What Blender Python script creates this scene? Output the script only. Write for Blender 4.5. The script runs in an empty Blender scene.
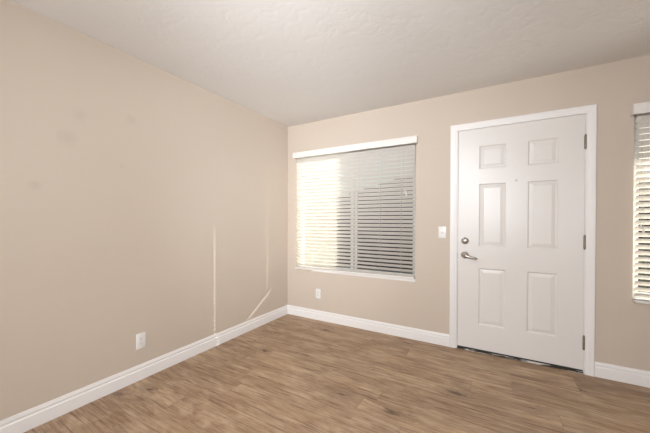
import bpy, bmesh, math, random
from mathutils import Vector, Matrix
random.seed(7)
SC = bpy.context.scene
COL = SC.collection

# ------------------------------------------------------------------ camera
YAW, PIT, ROL = 0.52773, -0.007489, 0.002344
F = Vector((-math.sin(YAW) * math.cos(PIT), math.cos(YAW) * math.cos(PIT), math.sin(PIT)))
R = Vector((math.cos(YAW), math.sin(YAW), 0.0))
U = R.cross(F)
R2 = math.cos(ROL) * R + math.sin(ROL) * U
U2 = -math.sin(ROL) * R + math.cos(ROL) * U
cd = bpy.data.cameras.new('camera')
cam = bpy.data.objects.new('camera', cd)
COL.objects.link(cam)
m = Matrix((R2, U2, -F)).transposed().to_4x4()
m.translation = Vector((2.33974, -3.04761, 1.21988))
cam.matrix_world = m
cd.sensor_fit = 'HORIZONTAL'
cd.sensor_width = 36.0
cd.lens = 291.353 / 650.0 * 36.0
cd.shift_x = 0.1459 / 650.0
cd.shift_y = 6.1409 / 650.0
cd.clip_start = 0.05
cd.clip_end = 500
SC.camera = cam

# ------------------------------------------------------------------ sky, sun, lights, exposure
world = bpy.data.worlds.new('world')
SC.world = world
world.use_nodes = True
wn = world.node_tree
wn.nodes.clear()
wo = wn.nodes.new('ShaderNodeOutputWorld')
wb = wn.nodes.new('ShaderNodeBackground')
ws = wn.nodes.new('ShaderNodeTexSky')
ws.sky_type = 'NISHITA'
ws.sun_disc = False
ws.sun_elevation = math.radians(30.5)
ws.sun_rotation = math.radians(27)
ws.air_density = 1.2
ws.dust_density = 1.5
wb.inputs['Strength'].default_value = 0.11
wn.links.new(ws.outputs[0], wb.inputs['Color'])
wn.links.new(wb.outputs[0], wo.inputs['Surface'])

sl = bpy.data.lights.new('sun', 'SUN')
sl.energy = 14.0
sl.angle = math.radians(0.36)
sl.color = (1.0, 0.955, 0.89)
sun = bpy.data.objects.new('sun', sl)
COL.objects.link(sun)
sun.location = (3.5, 6, 5)
sun.rotation_euler = Vector((-0.52, -1.0, -0.66)).to_track_quat('-Z', 'Y').to_euler()


def area_light(name, loc, target, sx, sy, power, color=(1, 1, 1), spread=180):
    d = bpy.data.lights.new(name, 'AREA')
    d.shape = 'RECTANGLE'
    d.size, d.size_y = sx, sy
    d.energy = power
    d.color = color
    d.spread = math.radians(spread)
    o = bpy.data.objects.new(name, d)
    COL.objects.link(o)
    o.location = loc
    o.rotation_euler = (Vector(target) - Vector(loc)).to_track_quat('-Z', 'Y').to_euler()
    return o


# high flash behind the camera, plus unseen fill lamps added to set the brightness
COOL = (0.96, 1.0, 1.06)
area_light('fill_broad', (2.3, -3.4, 1.5), (0.5, 0.0, 1.5), 1.0, 1.0, 27, COOL)  # broad unseen fill added to brighten the whole room
area_light('flash_high', (1.8, -3.3, 2.25), (0.8, 0.0, 1.2), 0.35, 0.35, 8.2, COOL, 110)
area_light('fill_beam_ceiling', (2.2, -3.3, 1.6), (0.7, 0.0, 2.2), 0.35, 0.35, 4.8, COOL, 72)  # added fill aimed at the top of the back wall
area_light('fill_beam_corner', (2.2, -3.3, 1.6), (0.1, 0.0, 2.3), 0.35, 0.35, 1.8, COOL, 45)  # added fill that lifts the upper corner
area_light('fill_beam_low', (2.2, -3.3, 1.6), (0.2, -0.2, 0.9), 0.35, 0.35, 2.6, COOL, 45)  # added fill that lifts the corner at mid height
area_light('fill_beam_floor', (2.2, -3.3, 1.6), (0.8, -1.5, 0.0), 0.35, 0.35, 1.3, COOL, 60)  # added fill that brightens the middle of the floor
area_light('fill_rear_left', (0.8, -5.8, 1.4), (2.4, 0.0, 1.4), 1.2, 1.8, 46, COOL)  # added rear fill, no window is built behind it
area_light('fill_rear_right', (4.0, -5.8, 1.4), (2.4, 0.0, 1.4), 1.2, 1.8, 25, COOL)  # second added rear fill, weaker

SC.view_settings.view_transform = 'Standard'
SC.view_settings.look = 'None'
SC.view_settings.gamma = 1.0
SC.view_settings.use_curve_mapping = False
SC.view_settings.exposure = 0.07


# ------------------------------------------------------------------ helpers
def lin(r, g, b):
    def c(v):
        v /= 255.0
        return v / 12.92 if v <= 0.04045 else ((v + 0.055) / 1.055) ** 2.4
    return (c(r), c(g), c(b), 1.0)


class NT:
    def __init__(self, name):
        self.m = bpy.data.materials.new(name)
        self.m.use_nodes = True
        self.t = self.m.node_tree
        self.b = self.t.nodes['Principled BSDF']
        self.out = self.t.nodes['Material Output']

    def n(self, typ, **kw):
        x = self.t.nodes.new(typ)
        for k, v in kw.items():
            setattr(x, k, v)
        return x

    def put(self, sock, v):
        if hasattr(v, 'is_output') or isinstance(v, bpy.types.NodeSocket):
            self.t.links.new(v, sock)
        else:
            sock.default_value = v

    def math(self, op, a, b=None, c=None, clamp=False):
        x = self.n('ShaderNodeMath', operation=op, use_clamp=clamp)
        self.put(x.inputs[0], a)
        if b is not None:
            self.put(x.inputs[1], b)
        if c is not None:
            self.put(x.inputs[2], c)
        return x.outputs[0]

    def comb(self, x, y, z):
        k = self.n('ShaderNodeCombineXYZ')
        self.put(k.inputs[0], x)
        self.put(k.inputs[1], y)
        self.put(k.inputs[2], z)
        return k.outputs[0]

    def mix(self, f, a, b, blend='MIX'):
        x = self.n('ShaderNodeMix', data_type='RGBA', blend_type=blend)
        self.put(x.inputs[0], f)
        self.put(x.inputs[6], a)
        self.put(x.inputs[7], b)
        return x.outputs[2]

    def noise(self, vec, scale, detail=4, rough=0.55, dist=0.0):
        x = self.n('ShaderNodeTexNoise')
        if vec is not None:
            self.put(x.inputs['Vector'], vec)
        x.inputs['Scale'].default_value = scale
        x.inputs['Detail'].default_value = detail
        x.inputs['Roughness'].default_value = rough
        x.inputs['Distortion'].default_value = dist
        return x.outputs[0]

    def ramp(self, f, stops):
        x = self.n('ShaderNodeValToRGB')
        e = x.color_ramp.elements
        while len(e) < len(stops):
            e.new(0.5)
        for i, (p, c) in enumerate(stops):
            e[i].position = p
            e[i].color = c if len(c) == 4 else (*c, 1)
        self.put(x.inputs[0], f)
        return x.outputs[0]

    def pos(self):
        return self.n('ShaderNodeNewGeometry').outputs['Position']

    def bump(self, h, strength, dist):
        x = self.n('ShaderNodeBump')
        self.put(x.inputs['Height'], h)
        x.inputs['Strength'].default_value = strength
        x.inputs['Distance'].default_value = dist
        self.t.links.new(x.outputs[0], self.b.inputs['Normal'])


def plain(name, col, rough=0.5, metal=0.0, spec=0.5, noise=0.0, nscale=40, bump=0.0):
    k = NT(name)
    k.b.inputs['Roughness'].default_value = rough
    k.b.inputs['Metallic'].default_value = metal
    k.b.inputs['Specular IOR Level'].default_value = spec
    p = k.pos()
    f = k.noise(p, nscale, 3)
    d = tuple(c * (1 - noise) for c in col[:3]) + (1,)
    k.put(k.b.inputs['Base Color'], k.mix(f, col, d))
    if bump:
        k.bump(f, bump, 0.001)
    return k.m


# --- wall paint, with the faint scuffs on the left wall
def wall_material():
    k = NT('beige_wall_paint')
    p = k.pos()
    base = k.mix(k.noise(p, 1.3, 3), lin(200, 186, 171), lin(204, 191, 176))
    for (y, z, r, s) in [(-2.212, 1.902, 0.05, 0.5), (-2.269, 1.739, 0.065, 0.6), (-2.424, 1.425, 0.035, 0.8),
                         (-1.898, 1.956, 0.05, 0.5), (-1.96, 1.612, 0.025, 0.5)]:
        v = k.n('ShaderNodeVectorMath', operation='DISTANCE')
        k.put(v.inputs[0], p)
        v.inputs[1].default_value = (0, y, z)
        d = k.math('ADD', v.outputs['Value'], k.math('MULTIPLY', k.math('SUBTRACT', k.noise(p, 18, 3), 0.5), r * 1.2))
        f = k.math('SUBTRACT', 1.0, k.math('DIVIDE', d, r), clamp=True)
        f = k.math('MULTIPLY', k.math('POWER', f, 0.7), s * 0.55)
        base = k.mix(f, base, lin(178, 166, 152))
    k.put(k.b.inputs['Base Color'], base)
    k.b.inputs['Roughness'].default_value = 0.62
    k.b.inputs['Specular IOR Level'].default_value = 0.25
    h = k.math('ADD', k.noise(p, 160, 2), k.math('MULTIPLY', k.noise(p, 4, 3), 2.5))
    k.bump(h, 0.18, 0.003)
    return k.m


def ceiling_material():
    k = NT('white_troweled_ceiling')
    p = k.pos()
    k.put(k.b.inputs['Base Color'], k.mix(k.noise(p, 2.5, 3), lin(227, 225, 222), lin(232, 230, 227)))
    k.b.inputs['Roughness'].default_value = 0.7
    k.b.inputs['Specular IOR Level'].default_value = 0.25
    a = k.noise(p, 3.2, 5, 0.5, 1.2)
    ridge = k.math('ABSOLUTE', k.math('SUBTRACT', a, 0.5))
    ridge = k.math('SMOOTH_MIN', ridge, 0.035, 0.02)
    b = k.noise(p, 11, 3, 0.5, 0.8)
    flat = k.math('SMOOTH_MIN', b, 0.52, 0.08)
    h = k.math('ADD', k.math('MULTIPLY', ridge, 2.2), k.math('MULTIPLY', flat, 1.1))
    h = k.math('ADD', h, k.math('MULTIPLY', k.noise(p, 1.1, 2), 1.6))
    k.bump(h, 0.22, 0.014)
    return k.m


def floor_material():
    k = NT('oak_vinyl_planks')
    p = k.pos()
    s = k.n('ShaderNodeSeparateXYZ')
    k.put(s.inputs[0], p)
    x, y = s.outputs[0], s.outputs[1]
    W, L = 0.152, 1.22
    yy = k.math('DIVIDE', k.math('ADD', y, 20.03), W)
    row = k.math('FLOOR', yy)
    fy = k.math('FRACT', yy)
    wr = k.n('ShaderNodeTexWhiteNoise', noise_dimensions='1D')
    k.put(wr.inputs['W'], row)
    xx = k.math('DIVIDE', k.math('ADD', k.math('ADD', x, 20), k.math('MULTIPLY', wr.outputs[0], L)), L)
    col = k.math('FLOOR', xx)
    fx = k.math('FRACT', xx)
    wi = k.n('ShaderNodeTexWhiteNoise', noise_dimensions='2D')
    k.put(wi.inputs['Vector'], k.comb(row, col, 0))
    rid = wi.outputs[0]
    off = k.math('MULTIPLY', rid, 37.0)
    # knots, one here and there, the grain bends round them
    vo = k.n('ShaderNodeTexVoronoi', voronoi_dimensions='2D')
    k.put(vo.inputs['Vector'], k.comb(k.math('ADD', k.math('MULTIPLY', x, 1.25), off), k.math('ADD', k.math('MULTIPLY', y, 3.0), off), 0))
    vo.inputs['Scale'].default_value = 1.0
    rag = k.noise(k.comb(k.math('MULTIPLY', x, 16), k.math('MULTIPLY', y, 42), off), 1.0, 4, 0.65)
    kd = k.math('ADD', vo.outputs['Distance'], k.math('MULTIPLY', k.math('SUBTRACT', rag, 0.5), 0.24))
    sc = k.n('ShaderNodeSeparateColor')
    k.put(sc.inputs[0], vo.outputs['Color'])
    gate = k.math('GREATER_THAN', sc.outputs[0], 0.42)
    core = k.math('MULTIPLY', gate, k.math('SUBTRACT', 1.0, k.math('DIVIDE', kd, k.math('ADD', 0.04, k.math('MULTIPLY', sc.outputs[1], 0.05))), clamp=True))
    halo = k.math('MULTIPLY', gate, k.math('SUBTRACT', 1.0, k.math('DIVIDE', kd, 0.24), clamp=True))
    yb = k.math('ADD', y, k.math('MULTIPLY', halo, 0.035))
    # grain: noise stretched along the plank, different on every plank
    g1 = k.noise(k.comb(k.math('ADD', k.math('MULTIPLY', x, 1.1), off), k.math('ADD', k.math('MULTIPLY', yb, 10), off), off), 1.6, 6, 0.62, 1.3)
    g2 = k.noise(k.comb(k.math('ADD', k.math('MULTIPLY', x, 5.0), off), k.math('MULTIPLY', yb, 44), off), 1.6, 5, 0.7, 0.8)
    g3 = k.noise(k.comb(k.math('ADD', k.math('MULTIPLY', x, 2.6), off), k.math('MULTIPLY', yb, 6.0), off), 1.4, 5, 0.6, 0.6)
    g4 = k.noise(k.comb(k.math('ADD', k.math('MULTIPLY', x, 1.6), off), k.math('MULTIPLY', yb, 52), off), 1.3, 3, 0.6, 0.7)
    g5 = k.noise(k.comb(k.math('MULTIPLY', x, 6), k.math('MULTIPLY', yb, 62), off), 1.0, 4, 0.7, 0.3)
    base = k.mix(k.math('POWER', rid, 0.8), lin(136, 108, 81), lin(192, 163, 130))
    c = k.mix(k.ramp(g1, [(0.38, (0, 0, 0)), (0.58, (1, 1, 1))]), lin(138, 107, 83), base)
    c = k.mix(k.math('MULTIPLY', k.ramp(g3, [(0.46, (0, 0, 0)), (0.62, (1, 1, 1))]), 0.5), c, lin(198, 172, 144))
    c = k.mix(k.math('MULTIPLY', k.ramp(g2, [(0.36, (1, 1, 1)), (0.52, (0, 0, 0))]), 0.55), c, lin(126, 98, 77))
    c = k.mix(k.math('MULTIPLY', k.ramp(g4, [(0.36, (1, 1, 1)), (0.44, (0, 0, 0))]), 0.7), c, lin(104, 79, 61))
    c = k.mix(k.math('MULTIPLY', k.ramp(g5, [(0.42, (0, 0, 0)), (0.66, (1, 1, 1))]), 0.36), c, lin(210, 186, 156))
    c = k.mix(k.math('MULTIPLY', halo, 0.55), c, lin(132, 108, 90))
    c = k.mix(k.math('MULTIPLY', k.math('POWER', core, 0.8), 0.85), c, lin(82, 63, 50))
    # seams
    ey = k.math('MINIMUM', fy, k.math('SUBTRACT', 1.0, fy))
    ex = k.math('MULTIPLY', k.math('MINIMUM', fx, k.math('SUBTRACT', 1.0, fx)), L / W)
    e = k.math('MINIMUM', ex, ey)
    seam = k.math('SUBTRACT', 1.0, k.math('DIVIDE', e, 0.011), clamp=True)
    c = k.mix(k.math('MULTIPLY', seam, 0.7), c, lin(100, 80, 65))
    k.put(k.b.inputs['Base Color'], c)
    k.put(k.b.inputs['Roughness'], k.math('ADD', 0.42, k.math('MULTIPLY', g2, 0.16)))
    k.b.inputs['Specular IOR Level'].default_value = 0.35
    k.bump(k.math('SUBTRACT', k.math('MULTIPLY', g2, 0.3), seam), 0.25, 0.0012)
    return k.m


def slat_material():
    k = NT('white_slat_vinyl')
    k.b.inputs['Base Color'].default_value = lin(228, 223, 215)
    k.b.inputs['Roughness'].default_value = 0.4
    tr = k.n('ShaderNodeBsdfTranslucent')
    tr.inputs['Color'].default_value = lin(240, 228, 200)
    mx = k.n('ShaderNodeMixShader')
    mx.inputs[0].default_value = 0.02
    k.t.links.new(k.b.outputs[0], mx.inputs[1])
    k.t.links.new(tr.outputs[0], mx.inputs[2])
    k.t.links.new(mx.outputs[0], k.out.inputs['Surface'])
    return k.m


def glass_material():
    k = NT('window_glass')
    tr = k.n('ShaderNodeBsdfTransparent')
    tr.inputs['Color'].default_value = (0.94, 0.96, 0.95, 1)
    gl = k.n('ShaderNodeBsdfGlossy')
    gl.inputs['Roughness'].default_value = 0.02
    fr = k.n('ShaderNodeFresnel')
    fr.inputs['IOR'].default_value = 1.45
    mx = k.n('ShaderNodeMixShader')
    k.t.links.new(fr.outputs[0], mx.inputs[0])
    k.t.links.new(tr.outputs[0], mx.inputs[1])
    k.t.links.new(gl.outputs[0], mx.inputs[2])
    k.t.links.new(mx.outputs[0], k.out.inputs['Surface'])
    return k.m


def threshold_material():
    k = NT('worn_threshold')
    p = k.pos()
    s = k.n('ShaderNodeSeparateXYZ')
    k.put(s.inputs[0], p)
    f = k.noise(k.comb(k.math('MULTIPLY', s.outputs[0], 7), k.math('MULTIPLY', s.outputs[1], 60), k.math('MULTIPLY', s.outputs[2], 60)), 1.0, 4, 0.6)
    k.put(k.b.inputs['Base Color'], k.ramp(f, [(0.50, lin(58, 50, 44)), (0.58, lin(225, 218, 208))]))
    k.b.inputs['Roughness'].default_value = 0.45
    return k.m


M = {
    'threshold': threshold_material(),
    'wall': wall_material(), 'ceiling': ceiling_material(), 'floor': floor_material(),
    'slat': slat_material(), 'glass': glass_material(),
    'trim': plain('white_trim_paint', lin(236, 233, 230), 0.35, noise=0.02, nscale=6),
    'door': plain('white_door_paint', lin(226, 222, 217), 0.28, spec=0.42, noise=0.02, nscale=3),
    'valance': plain('white_valance', lin(232, 228, 222), 0.35),
    'plate': plain('white_plastic_plate', lin(232, 230, 226), 0.3),
    'slot': plain('dark_slot', lin(52, 48, 45), 0.6),
    'nickel': plain('brushed_nickel', lin(196, 190, 182), 0.28, 1.0, noise=0.08, nscale=200),
    'hinge': plain('aged_nickel_hinge', lin(150, 140, 124), 0.38, 1.0, noise=0.3, nscale=90),
    'rubber': plain('dark_door_sweep', lin(46, 42, 40), 0.55, noise=0.3, nscale=60),
    'alum': plain('worn_aluminium', lin(150, 146, 140), 0.35, 0.9, noise=0.6, nscale=45),
    'cord': plain('white_cord', lin(226, 222, 212), 0.7),
    'vinyl': plain('white_window_vinyl', lin(232, 232, 228), 0.35),
    'stucco': plain('cream_stucco', lin(158, 148, 132), 0.9, noise=0.12, nscale=30, bump=0.5),
    'fence': plain('dark_stained_fence', lin(62, 48, 40), 0.8, noise=0.4, nscale=9),
    'house': plain('brown_house_siding', lin(120, 98, 80), 0.9, noise=0.2, nscale=3),
    'concrete': plain('patio_concrete', lin(176, 170, 160), 0.9, noise=0.15, nscale=4),
    'leaf': plain('shrub_leaf', lin(84, 104, 62), 0.6, noise=0.4, nscale=12),
    'bark': plain('shrub_bark', lin(96, 78, 62), 0.9, noise=0.3, nscale=20),
}


def tag(o, label=None, cat=None, group=None, kind=None):
    if label:
        o['label'] = label
    if cat:
        o['category'] = cat
    if group:
        o['group'] = group
    if kind:
        o['kind'] = kind
    return o


def empty(name, loc):
    o = bpy.data.objects.new(name, None)
    o.location = loc
    o.empty_display_size = 0.1
    COL.objects.link(o)
    return o


def link(name, bm, mat, parent=None, smooth=None, recalc=True):
    """link bm (world coordinates) as one mesh object, its origin at its own base"""
    if recalc:
        bmesh.ops.recalc_face_normals(bm, faces=bm.faces)
    vs = [v.co for v in bm.verts]
    lo = Vector((min(v.x for v in vs), min(v.y for v in vs), min(v.z for v in vs)))
    hi = Vector((max(v.x for v in vs), max(v.y for v in vs), max(v.z for v in vs)))
    org = Vector(((lo.x + hi.x) / 2, (lo.y + hi.y) / 2, lo.z))
    bmesh.ops.translate(bm, verts=bm.verts, vec=-org)
    me = bpy.data.meshes.new(name)
    bm.to_mesh(me)
    bm.free()
    me.materials.append(mat)
    if smooth:
        for f in me.polygons:
            f.use_smooth = True
        me.set_sharp_from_angle(angle=math.radians(smooth))
    o = bpy.data.objects.new(name, me)
    COL.objects.link(o)
    wloc = org
    if parent:
        o.parent = parent
        pl = Vector((0, 0, 0))
        q = parent
        while q:
            pl += q.location
            q = q.parent
        wloc = org - pl
    o.location = wloc
    return o


def box(bm, x0, y0, z0, x1, y1, z1, bev=0.0):
    t = bmesh.new()
    bmesh.ops.create_cube(t, size=1.0)
    for v in t.verts:
        v.co = Vector(((x0 + x1) / 2 + v.co.x * (x1 - x0), (y0 + y1) / 2 + v.co.y * (y1 - y0), (z0 + z1) / 2 + v.co.z * (z1 - z0)))
    if bev:
        bmesh.ops.bevel(t, geom=t.edges[:], offset=bev, segments=2, affect='EDGES', profile=0.5)
    merge(bm, t)
    return bm


def merge(bm, t, mat=None):
    if mat is not None:
        bmesh.ops.transform(t, matrix=mat, verts=t.verts)
    me = bpy.data.meshes.new('tmp')
    t.to_mesh(me)
    t.free()
    bm.from_mesh(me)
    bpy.data.meshes.remove(me)


def lathe(bm, prof, origin, axis, seg=28):
    """prof: list of (radius, distance along axis)"""
    t = bmesh.new()
    rings = []
    for r, h in prof:
        if r < 1e-6:
            rings.append([t.verts.new((0, 0, h))])
        else:
            rings.append([t.verts.new((r * math.cos(2 * math.pi * i / seg), r * math.sin(2 * math.pi * i / seg), h)) for i in range(seg)])
    for a, b in zip(rings, rings[1:]):
        for i in range(seg):
            j = (i + 1) % seg
            q = [a[i % len(a)], a[j % len(a)], b[j % len(b)], b[i % len(b)]]
            u = []
            for v in q:
                if v not in u:
                    u.append(v)
            if len(u) > 2:
                t.faces.new(u)
    for rg in (rings[0], rings[-1]):
        if len(rg) > 1:
            t.faces.new(rg)
    q = Vector(axis).normalized().to_track_quat('Z', 'Y').to_matrix().to_4x4()
    q.translation = Vector(origin)
    merge(bm, t, q)


def tube(bm, pts, rad, seg=8):
    """round tube along a polyline, rad a number or list"""
    t = bmesh.new()
    pts = [Vector(p) for p in pts]
    rings = []
    for i, p in enumerate(pts):
        d = (pts[min(i + 1, len(pts) - 1)] - pts[max(i - 1, 0)]).normalized()
        a = d.orthogonal().normalized() if i == 0 else (prev - d * prev.dot(d)).normalized()
        prev = a
        b = d.cross(a)
        r = rad[i] if isinstance(rad, (list, tuple)) else rad
        rings.append([t.verts.new(p + r * (math.cos(2 * math.pi * k / seg) * a + math.sin(2 * math.pi * k / seg) * b)) for k in range(seg)])
    for A, B in zip(rings, rings[1:]):
        for k in range(seg):
            t.faces.new((A[k], A[(k + 1) % seg], B[(k + 1) % seg], B[k]))
    t.faces.new(rings[0])
    t.faces.new(rings[-1])
    merge(bm, t)


def sweep(bm, sections):
    """closed prism through equal-length sections (lists of points)"""
    t = bmesh.new()
    rs = [[t.verts.new(p) for p in s] for s in sections]
    n = len(rs[0])
    for A, B in zip(rs, rs[1:]):
        for k in range(n):
            t.faces.new((A[k], A[(k + 1) % n], B[(k + 1) % n], B[k]))
    t.faces.new(rs[0])
    t.faces.new(rs[-1])
    merge(bm, t)


def structure(o, label, cat):
    return tag(o, label, cat, kind='structure')


# ------------------------------------------------------------------ room shell
X1, Y0, H, T = 4.95, -6.2, 2.44, 0.14
W1 = (0.150, 1.638, 0.590, 2.030)        # left window opening x0 x1 z0 z1
W2 = (3.236, 4.700, 0.610, 2.030)        # right window opening
DX0, DX1, DZ = 2.019, 2.978, 2.094       # rough opening of the door

b = bmesh.new()
box(b, -T, Y0 - T, -0.12, X1 + T, T, 0.0)
structure(link('floor', b, M['floor']), 'brown oak-look vinyl plank floor', 'floor')
b = bmesh.new()
box(b, -T, Y0 - T, H, X1 + T, T, H + 0.12)
structure(link('ceiling', b, M['ceiling']), 'white troweled plaster ceiling', 'ceiling')
b = bmesh.new()
box(b, -T, Y0, 0, 0, 0, H)
structure(link('wall_left', b, M['wall']), 'long beige wall on the left without windows', 'wall')
b = bmesh.new()
box(b, X1, Y0, 0, X1 + T, 0, H)
structure(link('wall_right', b, M['wall']), 'beige wall out of view on the right', 'wall')
b = bmesh.new()
box(b, -T, Y0 - T, 0, X1 + T, Y0, H)
structure(link('wall_front', b, M['wall']), 'beige wall out of view behind the camera', 'wall')

b = bmesh.new()
xs = sorted([-T, W1[0], W1[1], DX0, DX1, W2[0], W2[1], X1 + T])
zs = sorted({0, W1[2], W2[2], W1[3], DZ, H})


def is_open(x, z):
    for (a, c, d, e) in (W1, W2, (DX0, DX1, 0, DZ)):
        if a < x < c and d < z < e:
            return True
    return False


# one watertight sheet with openings, then thickness
vt = {}


def gv(t, x, y, z):
    k = (round(x, 4), round(y, 4), round(z, 4))
    if k not in vt:
        vt[k] = t.verts.new((x, y, z))
    return vt[k]


for i in range(len(xs) - 1):
    for j in range(len(zs) - 1):
        xa, xb, za, zb = xs[i], xs[i + 1], zs[j], zs[j + 1]
        if is_open((xa + xb) / 2, (za + zb) / 2):
            continue
        b.faces.new([gv(b, xa, 0, za), gv(b, xb, 0, za), gv(b, xb, 0, zb), gv(b, xa, 0, zb)])
        b.faces.new([gv(b, xa, T, za), gv(b, xa, T, zb), gv(b, xb, T, zb), gv(b, xb, T, za)])
        for (di, dj, P, Q) in ((-1, 0, (xa, za), (xa, zb)), (1, 0, (xb, za), (xb, zb)), (0, -1, (xa, za), (xb, za)), (0, 1, (xa, zb), (xb, zb))):
            ii, jj = i + di, j + dj
            if ii < 0 or jj < 0 or ii >= len(xs) - 1 or jj >= len(zs) - 1 or is_open((xs[ii] + xs[ii + 1]) / 2, (zs[jj] + zs[jj + 1]) / 2):
                b.faces.new([gv(b, P[0], 0, P[1]), gv(b, Q[0], 0, Q[1]), gv(b, Q[0], T, Q[1]), gv(b, P[0], T, P[1])])
structure(link('wall_back', b, M['wall']), 'beige wall with the white door and two windows', 'wall')

# baseboards: profile (out, up)
BP = [(0, 0), (0.014, 0), (0.014, 0.072), (0.0135, 0.0755), (0.0112, 0.0785), (0.0085, 0.081), (0.0078, 0.087), (0.0092, 0.0915),
      (0.0098, 0.095), (0.0092, 0.0985), (0.0072, 0.103), (0.006, 0.1075), (0.0056, 0.113), (0.0046, 0.1152), (0, 0.1152)]
b = bmesh.new()
sweep(b, [[(o, y0(o) if callable(y0) else y0, z) for o, z in BP] for y0 in (Y0, lambda o: -o)])
structure(link('baseboard_left', b, M['trim'], smooth=25), 'white moulded baseboard along the left wall', 'baseboard')
b = bmesh.new()
sweep(b, [[(x0(o) if callable(x0) else x0, -o, z) for o, z in BP] for x0 in ((lambda o: o), 1.9671)])
structure(link('baseboard_back', b, M['trim'], smooth=25), 'white moulded baseboard under the window, from the corner to the door', 'baseboard')
b = bmesh.new()
sweep(b, [[(x, -o, z) for o, z in BP] for x in (3.0232, X1)])
structure(link('baseboard_back', b, M['trim'], smooth=25), 'white moulded baseboard right of the door', 'baseboard')
b = bmesh.new()
sweep(b, [[(X1 - o, y, z) for o, z in BP] for y in (Y0, -0.014)])
structure(link('baseboard_right', b, M['trim'], smooth=25), 'white baseboard out of view on the right wall', 'baseboard')

# ------------------------------------------------------------------ door casing and jamb
# casing profile: (distance from inner edge, out)
CP = [(0, 0), (0, 0.0085), (0.002, 0.0102), (0.013, 0.0108), (0.016, 0.0125), (0.020, 0.0142), (0.030, 0.0155), (0.041, 0.0165),
      (0.043, 0.0180), (0.055, 0.0180), (0.058, 0.0165), (0.0595, 0.013), (0.0595, 0)]
CX0, CX1, CZ = 2.0267, 2.9638, 2.0735
b = bmesh.new()
sweep(b, [[(CX0 - d, -o, 0) for d, o in CP],
          [(CX0 - d, -o, CZ + d) for d, o in CP],
          [(CX1 + d, -o, CZ + d) for d, o in CP],
          [(CX1 + d, -o, 0) for d, o in CP]])
cas = structure(link('trim_1', b, M['trim'], smooth=25), 'white moulded casing around the front door', 'door casing')
b = bmesh.new()
JX0, JX1, JZ = 2.0345, 2.9588, 2.0740
# jambs with stop
box(b, DX0, 0.0002, 0, JX0, T + 0.01, JZ + 0.018)
box(b, JX1, 0.0002, 0, DX1, T + 0.01, JZ + 0.018)
box(b, JX0, 0.0002, JZ, JX1, T + 0.01, JZ + 0.018)
box(b, JX0, 0.050, 0, JX0 + 0.012, 0.075, JZ)
box(b, JX1 - 0.012, 0.050, 0, JX1, 0.075, JZ)
box(b, JX0 + 0.012, 0.050, JZ - 0.012, JX1 - 0.012, 0.075, JZ)
structure(link('trim_2', b, M['trim']), 'white jamb lining the front door opening', 'door jamb')
b = bmesh.new()
sweep(b, [[(x, -0.006, 0.0), (x, 0.002, 0.009), (x, 0.012, 0.014), (x, 0.060, 0.014), (x, 0.072, 0.020), (x, 0.13, 0.020), (x, 0.14, 0)] for x in (JX0, JX1)])
structure(link('trim_3', b, M['threshold']), 'worn metal threshold under the front door', 'threshold')

# ------------------------------------------------------------------ the door
SX0, SX1, SZ0, SZ1, SY, ST = 2.0375, 2.9572, 0.028, 2.0724, 0.001, 0.044
door = structure(empty('door_1', ((SX0 + SX1) / 2, SY, 0)), 'closed white six-panel front door with nickel lever', 'door')
cols = [(2.213, 2.4235), (2.5835, 2.7905)]
rows = [(0.2585, 0.783), (0.9845, 1.5615), (1.6985, 1.9095)]
gx = sorted([SX0, SX1] + [c for q in cols for c in q])
gz = sorted([SZ0, SZ1] + [c for q in rows for c in q])
b = bmesh.new()
vt = {}
for i in range(len(gx) - 1):
    for j in range(len(gz) - 1):
        xa, xb, za, zb = gx[i], gx[i + 1], gz[j], gz[j + 1]
        if (xa, xb) in cols and (za, zb) in rows:
            # moulded panel: bead, groove, slope up to a raised field
            loops = []
            for ins, dep in ((0, 0), (0.004, 0.0035), (0.009, 0.0085), (0.013, 0.0095), (0.018, 0.0085), (0.038, 0.0035), (0.0405, 0.0022)):
                loops.append([gv(b, xa + ins, SY + dep, za + ins), gv(b, xb - ins, SY + dep, za + ins), gv(b, xb - ins, SY + dep, zb - ins), gv(b, xa + ins, SY + dep, zb - ins)])
            for A, B in zip(loops, loops[1:]):
                for q in range(4):
                    b.faces.new((A[q], A[(q + 1) % 4], B[(q + 1) % 4], B[q]))
            b.faces.new(loops[-1])
        else:
            b.faces.new([gv(b, xa, SY, za), gv(b, xb, SY, za), gv(b, xb, SY, zb), gv(b, xa, SY, zb)])
# back and edges
bk = [(SX0, SZ0), (SX1, SZ0), (SX1, SZ1), (SX0, SZ1)]
b.faces.new([gv(b, x, SY + ST, z) for x, z in reversed(bk)])
b.faces.new([gv(b, x, SY, SZ0) for x in gx] + [gv(b, SX1, SY + ST, SZ0), gv(b, SX0, SY + ST, SZ0)])
b.faces.new([gv(b, x, SY, SZ1) for x in gx] + [gv(b, SX1, SY + ST, SZ1), gv(b, SX0, SY + ST, SZ1)])
b.faces.new([gv(b, SX0, SY, z) for z in gz] + [gv(b, SX0, SY + ST, SZ1), gv(b, SX0, SY + ST, SZ0)])
b.faces.new([gv(b, SX1, SY, z) for z in gz] + [gv(b, SX1, SY + ST, SZ1), gv(b, SX1, SY + ST, SZ0)])
link('door_panel', b, M['door'], door)
# sweep under the slab
b = bmesh.new()
box(b, SX0 + 0.002, SY - 0.001, 0.0165, SX1 - 0.002, SY + 0.040, 0.0278, 0.0015)
tag(link('door_sweep', b, M['rubber'], door), 'dark rubber strip along the bottom edge')
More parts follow.
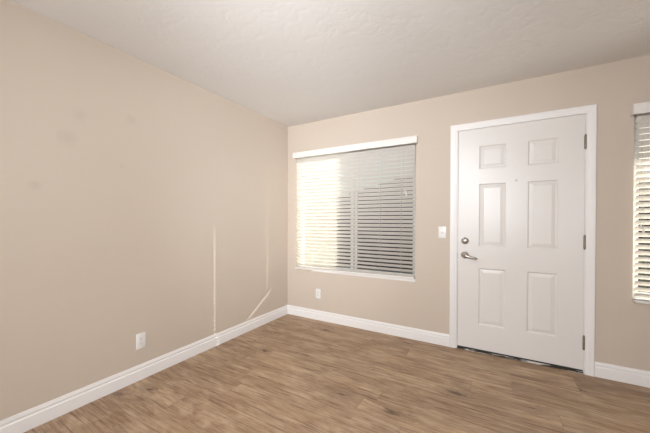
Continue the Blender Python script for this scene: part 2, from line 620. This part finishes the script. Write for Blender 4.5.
# deadbolt
b = bmesh.new()
lathe(b, [(0.0, 0), (0.0315, 0), (0.0325, 0.004), (0.0305, 0.012), (0.025, 0.019), (0.018, 0.023), (0.009, 0.025), (0.0, 0.0255)], (2.0985, SY, 1.031), (0, -1, 0))
db = tag(link('deadbolt', b, M['nickel'], door, smooth=35), 'round nickel deadbolt')
b = bmesh.new()
box(b, 2.0935, SY - 0.036, 1.015, 2.1035, SY - 0.020, 1.047, 0.003)
link('thumb_turn', b, M['nickel'], db, smooth=35)
# lever
b = bmesh.new()
lathe(b, [(0.0, 0), (0.0325, 0), (0.0335, 0.004), (0.031, 0.009), (0.024, 0.014), (0.014, 0.018), (0.0115, 0.026), (0.0115, 0.042), (0.0, 0.044)], (2.098, SY, 0.896), (0, -1, 0))
hd = tag(link('lever_rose', b, M['nickel'], door, smooth=35), 'nickel lever handle on a round rose')
b = bmesh.new()
tube(b, [(2.090, SY - 0.046, 0.899), (2.098, SY - 0.050, 0.898), (2.115, SY - 0.054, 0.894), (2.140, SY - 0.055, 0.885), (2.170, SY - 0.053, 0.877), (2.196, SY - 0.050, 0.872), (2.203, SY - 0.049, 0.8712)],
     [0.011, 0.017, 0.0155, 0.0125, 0.0112, 0.0105, 0.006], 14)
link('handle', b, M['nickel'], hd, smooth=50)
# latch edge plate
b = bmesh.new()
box(b, 2.0340, SY - 0.0012, 0.855, 2.0385, SY + 0.006, 0.915)
tag(link('strike_plate', b, M['hinge'], door), 'dark metal strike plate at the latch')
# peephole
b = bmesh.new()
lathe(b, [(0.0, 0), (0.0085, 0), (0.0085, 0.0015), (0.006, 0.003), (0.0045, 0.002), (0.0, 0.0015)], (2.502, SY, 1.575), (0, -1, 0), 20)
tag(link('peephole', b, M['nickel'], door, smooth=35), 'small metal peephole')
# hinges
for zc in (1.849, 1.051, 0.249):
    b = bmesh.new()
    for q in range(5):
        z0 = zc - 0.053 + q * 0.0214
        lathe(b, [(0, 0), (0.0072, 0), (0.0078, 0.001), (0.0078, 0.0194), (0.0072, 0.0204), (0, 0.0204)], (2.9592, SY - 0.0072, z0), (0, 0, 1), 14)
    lathe(b, [(0, 0), (0.006, 0), (0.0045, 0.005), (0, 0.0065)], (2.9592, SY - 0.0072, zc + 0.054), (0, 0, 1), 12)
    lathe(b, [(0, 0), (0.006, 0), (0.0045, 0.005), (0, 0.0065)], (2.9592, SY - 0.0072, zc - 0.053), (0, 0, -1), 12)
    tag(link('hinge', b, M['hinge'], door, smooth=35), 'aged metal hinge')


# ------------------------------------------------------------------ windows
def make_window(name, W, label):
    x0, x1, z0, z1 = W
    root = structure(empty(name, ((x0 + x1) / 2, 0.09, z0)), label, 'window')
    b = bmesh.new()
    ya, yb, w = 0.070, 0.136, 0.022
    box(b, x0, ya, z0, x0 + w, yb, z1, 0.003)
    box(b, x1 - w, ya, z0, x1, yb, z1, 0.003)
    box(b, x0 + w, ya, z0, x1 - w, yb, z0 + w, 0.003)
    box(b, x0 + w, ya, z1 - w, x1 - w, yb, z1, 0.003)
    link('window_frame', b, M['vinyl'], root)
    xm = x0 + (x1 - x0) * 0.507
    for (a, c, y, nm) in ((x0 + w, xm - 0.004, 0.088, 'sliding_sash'), (xm + 0.004, x1 - w, 0.112, 'fixed_sash')):
        b = bmesh.new()
        s = 0.030
        box(b, a, y - 0.012, z0 + w, a + s, y + 0.012, z1 - w, 0.002)
        box(b, c - s, y - 0.012, z0 + w, c, y + 0.012, z1 - w, 0.002)
        box(b, a + s, y - 0.012, z0 + w, c - s, y + 0.012, z0 + w + s, 0.002)
        box(b, a + s, y - 0.012, z1 - w - s, c - s, y + 0.012, z1 - w, 0.002)
        sash = link(nm, b, M['vinyl'], root)
        b = bmesh.new()
        box(b, a + s, y - 0.002, z0 + w + s, c - s, y + 0.002, z1 - w - s)
        link('window_pane', b, M['glass'], sash)
    return root


make_window('window_1', W1, 'white sliding window between the left wall and the door')
make_window('window_2', W2, 'white sliding window at the right edge of the photo')


b = bmesh.new()
sweep(b, [[(x, 0.0015, 0.5895), (x, 0.069, 0.5895), (x, 0.069, z - 0.002), (x, 0.0015, z)] for x, z in ((0.375, 0.6013), (1.6378, 0.618))])  # added strip closes the rail gap so the sun streak ends early
structure(link('trim_7', b, M['trim']), 'slim white sill strip added to stop sun leaking under the wide blind', 'light-blocking strip')

# ------------------------------------------------------------------ blinds
def make_blind(x0, x1, zrail0, zrail1, pitch, tilt, ladders, vx0, vx1, vz0, vz1, label, cords, spare, ztop):
    root = tag(empty('window_blind', ((x0 + x1) / 2, -0.01, zrail0)), label, 'blind', 'white slat blinds')
    yc, wd, th = -0.010, 0.050, 0.0026
    # valance with returns at its ends
    b = bmesh.new()
    prof = [(0.0, vz0), (0.008, vz0), (0.0095, vz0 + 0.006), (0.008, vz0 + 0.012), (0.008, vz1 - 0.014), (0.0105, vz1 - 0.009), (0.0105, vz1), (0, vz1)]
    sweep(b, [[(x, -0.054 - o, z) for o, z in prof] for x in (vx0, vx1)])
    box(b, vx0, -0.0542, vz0, vx0 + 0.008, -0.0004, vz1)
    box(b, vx1 - 0.008, -0.0542, vz0, vx1, -0.0004, vz1)
    link('valance', b, M['valance'], root, smooth=25)
    b = bmesh.new()
    box(b, x0 + 0.002, -0.040, vz0 + 0.004, x1 - 0.002, 0.018, vz0 + 0.034, 0.002)
    link('head_rail', b, M['hinge'] if False else M['valance'], root)
    # slats with their cord holes, all one mesh
    b = bmesh.new()
    n = int((ztop - (zrail1 + 0.03)) / pitch) + 1
    hx, hw = 0.0048, 0.0066
    bx = [x0] + [v for l in ladders for v in (l - hx, l + hx)] + [x1]
    bw = [-wd / 2, -hw, hw, wd / 2]

    def slat(zc_l, zc_r, ang):
        t = bmesh.new()
        g = {}
        ca, sa = math.cos(ang), math.sin(ang)

        def v(i, j, k):
            if (i, j, k) not in g:
                u = bw[j]
                d = (k - 0.5) * th
                f = (bx[i] - x0) / (x1 - x0)
                g[(i, j, k)] = t.verts.new((bx[i], yc + u * ca + d * sa, zc_l + (zc_r - zc_l) * f - u * sa + d * ca))
            return g[(i, j, k)]

        def solid(i, j):
            return 0 <= i < len(bx) - 1 and 0 <= j < 3 and not (j == 1 and i % 2 == 1)
        for i in range(len(bx) - 1):
            for j in range(3):
                if not solid(i, j):
                    continue
                t.faces.new((v(i, j, 1), v(i + 1, j, 1), v(i + 1, j + 1, 1), v(i, j + 1, 1)))
                t.faces.new((v(i, j, 0), v(i, j + 1, 0), v(i + 1, j + 1, 0), v(i + 1, j, 0)))
                if not solid(i - 1, j):
                    t.faces.new((v(i, j, 0), v(i, j, 1), v(i, j + 1, 1), v(i, j + 1, 0)))
                if not solid(i + 1, j):
                    t.faces.new((v(i + 1, j, 0), v(i + 1, j + 1, 0), v(i + 1, j + 1, 1), v(i + 1, j, 1)))
                if not solid(i, j - 1):
                    t.faces.new((v(i, j, 0), v(i + 1, j, 0), v(i + 1, j, 1), v(i, j, 1)))
                if not solid(i, j + 1):
                    t.faces.new((v(i, j + 1, 0), v(i, j + 1, 1), v(i + 1, j + 1, 1), v(i + 1, j + 1, 0)))
        merge(b, t)
    zl = []
    for q in range(n):
        z = ztop - q * pitch
        slat(z, z, tilt)
        zl.append(z)
    for q in range(spare):
        slat(zrail0 + 0.0265 + 0.006 * q, zrail1 + 0.0265 + 0.006 * q, math.radians(4))
    link('slats', b, M['slat'], root, recalc=True)
    # bottom rail, hanging slightly low at its left end
    b = bmesh.new()
    pr = [(-0.025, 0.002), (-0.023, 0.0), (0.023, 0.0), (0.025, 0.002), (0.025, 0.018), (0.023, 0.020), (-0.023, 0.020), (-0.025, 0.018)]
    sweep(b, [[(x, yc + u, z0 + dz) for u, dz in pr] for x, z0 in ((x0, zrail0), (x1, zrail1))])
    link('bottom_rail', b, M['valance'], root, smooth=20)
    # ladder strings front and back of the slats
    for l in ladders:
        b = bmesh.new()
        zb = zrail0 + (zrail1 - zrail0) * (l - x0) / (x1 - x0) + 0.02
        ca, sa = math.cos(tilt), math.sin(tilt)
        for u in (-1, 1):
            y = yc + u * (wd / 2 * ca + 0.002)
            tube(b, [(l, y, vz0 + 0.006), (l, y, zb)], 0.0009, 6)
        link('ladder_cord', b, M['cord'], root)
    # pull cords with tassels
    for (cx, ends) in cords:
        for q, ze in enumerate(ends):
            xx = cx + q * 0.014
            b = bmesh.new()
            tube(b, [(xx, -0.046, vz0 + 0.01), (xx, -0.046, ze)], 0.0011, 6)
            pc = link('pull_cord', b, M['cord'], root)
            b = bmesh.new()
            lathe(b, [(0, 0), (0.0035, 0), (0.0065, 0.018), (0.0075, 0.034), (0.006, 0.038), (0, 0.039)], (xx, -0.046, ze + 0.002), (0, 0, -1), 12)
            link('tassel', b, M['valance'], pc, smooth=40)
    return root


make_blind(0.1535, 1.634, 0.6070, 0.625, 0.0425, math.radians(37), [0.20, 0.593, 0.998, 1.267, 1.495],
           0.127, 1.660, 2.003, 2.073, 'wide white slat blind left of the door, sunlit on its left half',
           [(1.541, [1.535, 1.505]), (0.232, [1.22, 1.035])], 1, 1.975)
make_blind(3.243, 4.692, 0.617, 0.617, 0.0450, math.radians(40), [3.335, 3.70, 3.97, 4.24, 4.60],
           3.214, 4.722, 2.003, 2.078, 'white slat blind right of the door, cut off by the right edge of the photo',
           [(3.262, [1.20, 1.17])], 1, 1.975)


# ------------------------------------------------------------------ switch and outlets
def light_switch(x, z):
    root = tag(empty('light_switch', (x, 0, z - 0.057)), 'white toggle light switch plate beside the door casing', 'switch')
    b = bmesh.new()
    box(b, x - 0.035, -0.006, z - 0.0575, x + 0.035, -0.0003, z + 0.0575, 0.0022)
    link('plate', b, M['plate'], root, smooth=30)
    b = bmesh.new()
    box(b, x - 0.0055, -0.0068, z - 0.012, x + 0.0055, -0.0062, z + 0.012)
    link('slot', b, M['plate'], root)
    b = bmesh.new()
    sweep(b, [[(x - w, -0.0065, z - 0.009 + a), (x + w, -0.0065, z - 0.009 + a), (x + w, -0.0065, z + 0.003 + a), (x - w, -0.0065, z + 0.003 + a)] if k == 0 else
              [(x - w, -0.018, z + 0.004), (x + w, -0.018, z + 0.004), (x + w, -0.018, z + 0.012), (x - w, -0.018, z + 0.012)] for k, (w, a) in enumerate(((0.0048, 0), (0.004, 0)))])
    link('toggle', b, M['plate'], root, smooth=30)
    for s in (-1, 1):
        b = bmesh.new()
        lathe(b, [(0, 0), (0.0033, 0), (0.003, 0.0012), (0, 0.0015)], (x, -0.006, z + s * 0.030), (0, -1, 0), 12)
        link('screw', b, M['plate'], root, smooth=40)


def outlet(origin, rotz, label):
    root = tag(empty('wall_outlet', origin), label, 'outlet', 'white duplex wall outlets')
    Mx = Matrix.Translation(Vector(origin)) @ Matrix.Rotation(rotz, 4, 'Z')
    z = 0.0585

    def put(name, b, mat, par, sm=30):
        bmesh.ops.transform(b, matrix=Mx, verts=b.verts)
        return link(name, b, mat, par, smooth=sm)
    b = bmesh.new()
    box(b, -0.034, -0.0062, 0, 0.034, -0.0003, 0.117, 0.0022)
    put('plate', b, M['plate'], root)
    for s in (-1, 1):
        b = bmesh.new()
        t = bmesh.new()
        pts = []
        zc = z + s * 0.0195
        for i in range(24):
            a = 2 * math.pi * i / 24
            pts.append((0.0165 * math.cos(a), max(-0.0135, min(0.0135, 0.0165 * math.sin(a)))))
        sweep(b, [[(px, yy, zc + pz) for px, pz in pts] for yy in (-0.0058, -0.0078)])
        rc = put('receptacle', b, M['plate'], root)
        b = bmesh.new()
        for px, hh in ((-0.0063, 0.0045), (0.0063, 0.0038)):
            box(b, px - 0.0011, -0.0081, zc + 0.003 - hh, px + 0.0011, -0.0077, zc + 0.003 + hh)
        lathe(b, [(0, 0), (0.0024, 0), (0.0024, 0.0004), (0, 0.0004)], (0, -0.0077, zc - 0.008), (0, -1, 0), 12)
        put('contact_slots', b, M['slot'], rc)
    b = bmesh.new()
    lathe(b, [(0, 0), (0.0033, 0), (0.003, 0.0014), (0, 0.0017)], (0, -0.0060, z), (0, -1, 0), 12)
    put('screw', b, M['nickel'], root, 40)


light_switch(1.897, 1.106)
outlet((0, -1.834, 0.236), math.pi / 2, 'white duplex outlet low on the left wall')
outlet((0.4725, 0, 0.262), 0, 'white duplex outlet below the window with the wide blind')

# ------------------------------------------------------------------ outside: seen through the slats, plus an unseen wall and roof for shade
b = bmesh.new()
box(b, -12, T, -0.20, 16, 14, -0.05)
structure(link('ground', b, M['concrete']), 'pale patio concrete outside', 'ground')
b = bmesh.new()
box(b, -0.42, T + 0.002, -0.05, -0.30, 1.95, 3.2)
structure(link('trim_4', b, M['stucco']), 'cream stucco side wall outside the left window', 'side wall')
b = bmesh.new()
box(b, 1.74, T + 0.002, -0.05, 1.86, 1.90, 3.3)  # unseen wall added to keep sun off the right part of the left window
structure(link('trim_5', b, M['stucco']), 'cream stucco wall added outside, unseen, to shade the right half of the wide blind', 'side wall')
b = bmesh.new()
box(b, 1.862, T + 0.002, 2.60, 6.5, 1.46, 2.74)  # unseen roof, its depth chosen to shade the upper right window
structure(link('trim_6', b, M['stucco']), 'porch roof added outside, unseen, to shade the top of the right blind', 'porch roof')

fence = tag(empty('garden_fence', (1.0, 4.2, -0.05)), 'dark board fence across the patio outside', 'fence')
b = bmesh.new()
x = -7.0
while x < 11:
    w = 0.14
    box(b, x, 4.19 + random.uniform(0, 0.006), -0.03, x + w - 0.006, 4.21, 1.93 + random.uniform(-0.01, 0.01))
    x += w
link('boards', b, M['fence'], fence)
for z in (0.3, 1.6):
    b = bmesh.new()
    box(b, -7, 4.21, z, 11, 4.25, z + 0.09)
    link('rail', b, M['fence'], fence)
for q in range(9):
    b = bmesh.new()
    box(b, -6.8 + q * 2.2, 4.25, -0.05, -6.7 + q * 2.2, 4.35, 1.98, 0.005)
    link('post', b, M['fence'], fence)

house = tag(empty('neighbour_house', (-0.2, 8.5, -0.05)), 'brown gabled house beyond the board fence outside', 'house')
b = bmesh.new()
sweep(b, [[(-4.6, y, -0.05), (4.2, y, -0.05), (4.2, y, 1.60), (-0.2, y, 2.65), (-4.6, y, 1.60)] for y in (7.2, 11.0)])
link('wall', b, M['house'], house)
b = bmesh.new()
sweep(b, [[(-5.0, y, 1.51), (-0.2, y, 2.655), (4.6, y, 1.51), (4.6, y, 1.63), (-0.2, y, 2.78), (-5.0, y, 1.63)] for y in (7.0, 11.2)])
link('roof', b, M['fence'], house)

bush = tag(empty('patio_shrub', (4.6, 2.6, -0.05)), 'low green shrub outside the window right of the door', 'shrub')
b = bmesh.new()
for q in range(7):
    a = q * 0.9
    tube(b, [(4.6 + 0.05 * math.cos(a), 2.6 + 0.05 * math.sin(a), -0.05), (4.6 + 0.2 * math.cos(a), 2.6 + 0.2 * math.sin(a), 0.4), (4.6 + 0.35 * math.cos(a), 2.6 + 0.35 * math.sin(a), 0.75)], [0.014, 0.010, 0.005], 6)
link('stem', b, M['bark'], bush)
b = bmesh.new()
for q in range(900):
    d = Vector((random.gauss(0, 1), random.gauss(0, 1), random.gauss(0, 1))).normalized() * random.uniform(0.55, 1.0)
    c = Vector((4.6 + d.x * 0.65, 2.6 + d.y * 0.55, 0.55 + d.z * 0.42))
    n = Vector((random.gauss(0, 1), random.gauss(0, 1), random.gauss(0.6, 1))).normalized()
    u = n.orthogonal().normalized()
    w = n.cross(u)
    s = random.uniform(0.03, 0.05)
    b.faces.new([b.verts.new(c + u * s), b.verts.new(c + w * s * 0.45 + n * 0.004), b.verts.new(c - u * s), b.verts.new(c - w * s * 0.45 + n * 0.004)])
link('foliage', b, M['leaf'], bush, recalc=False)
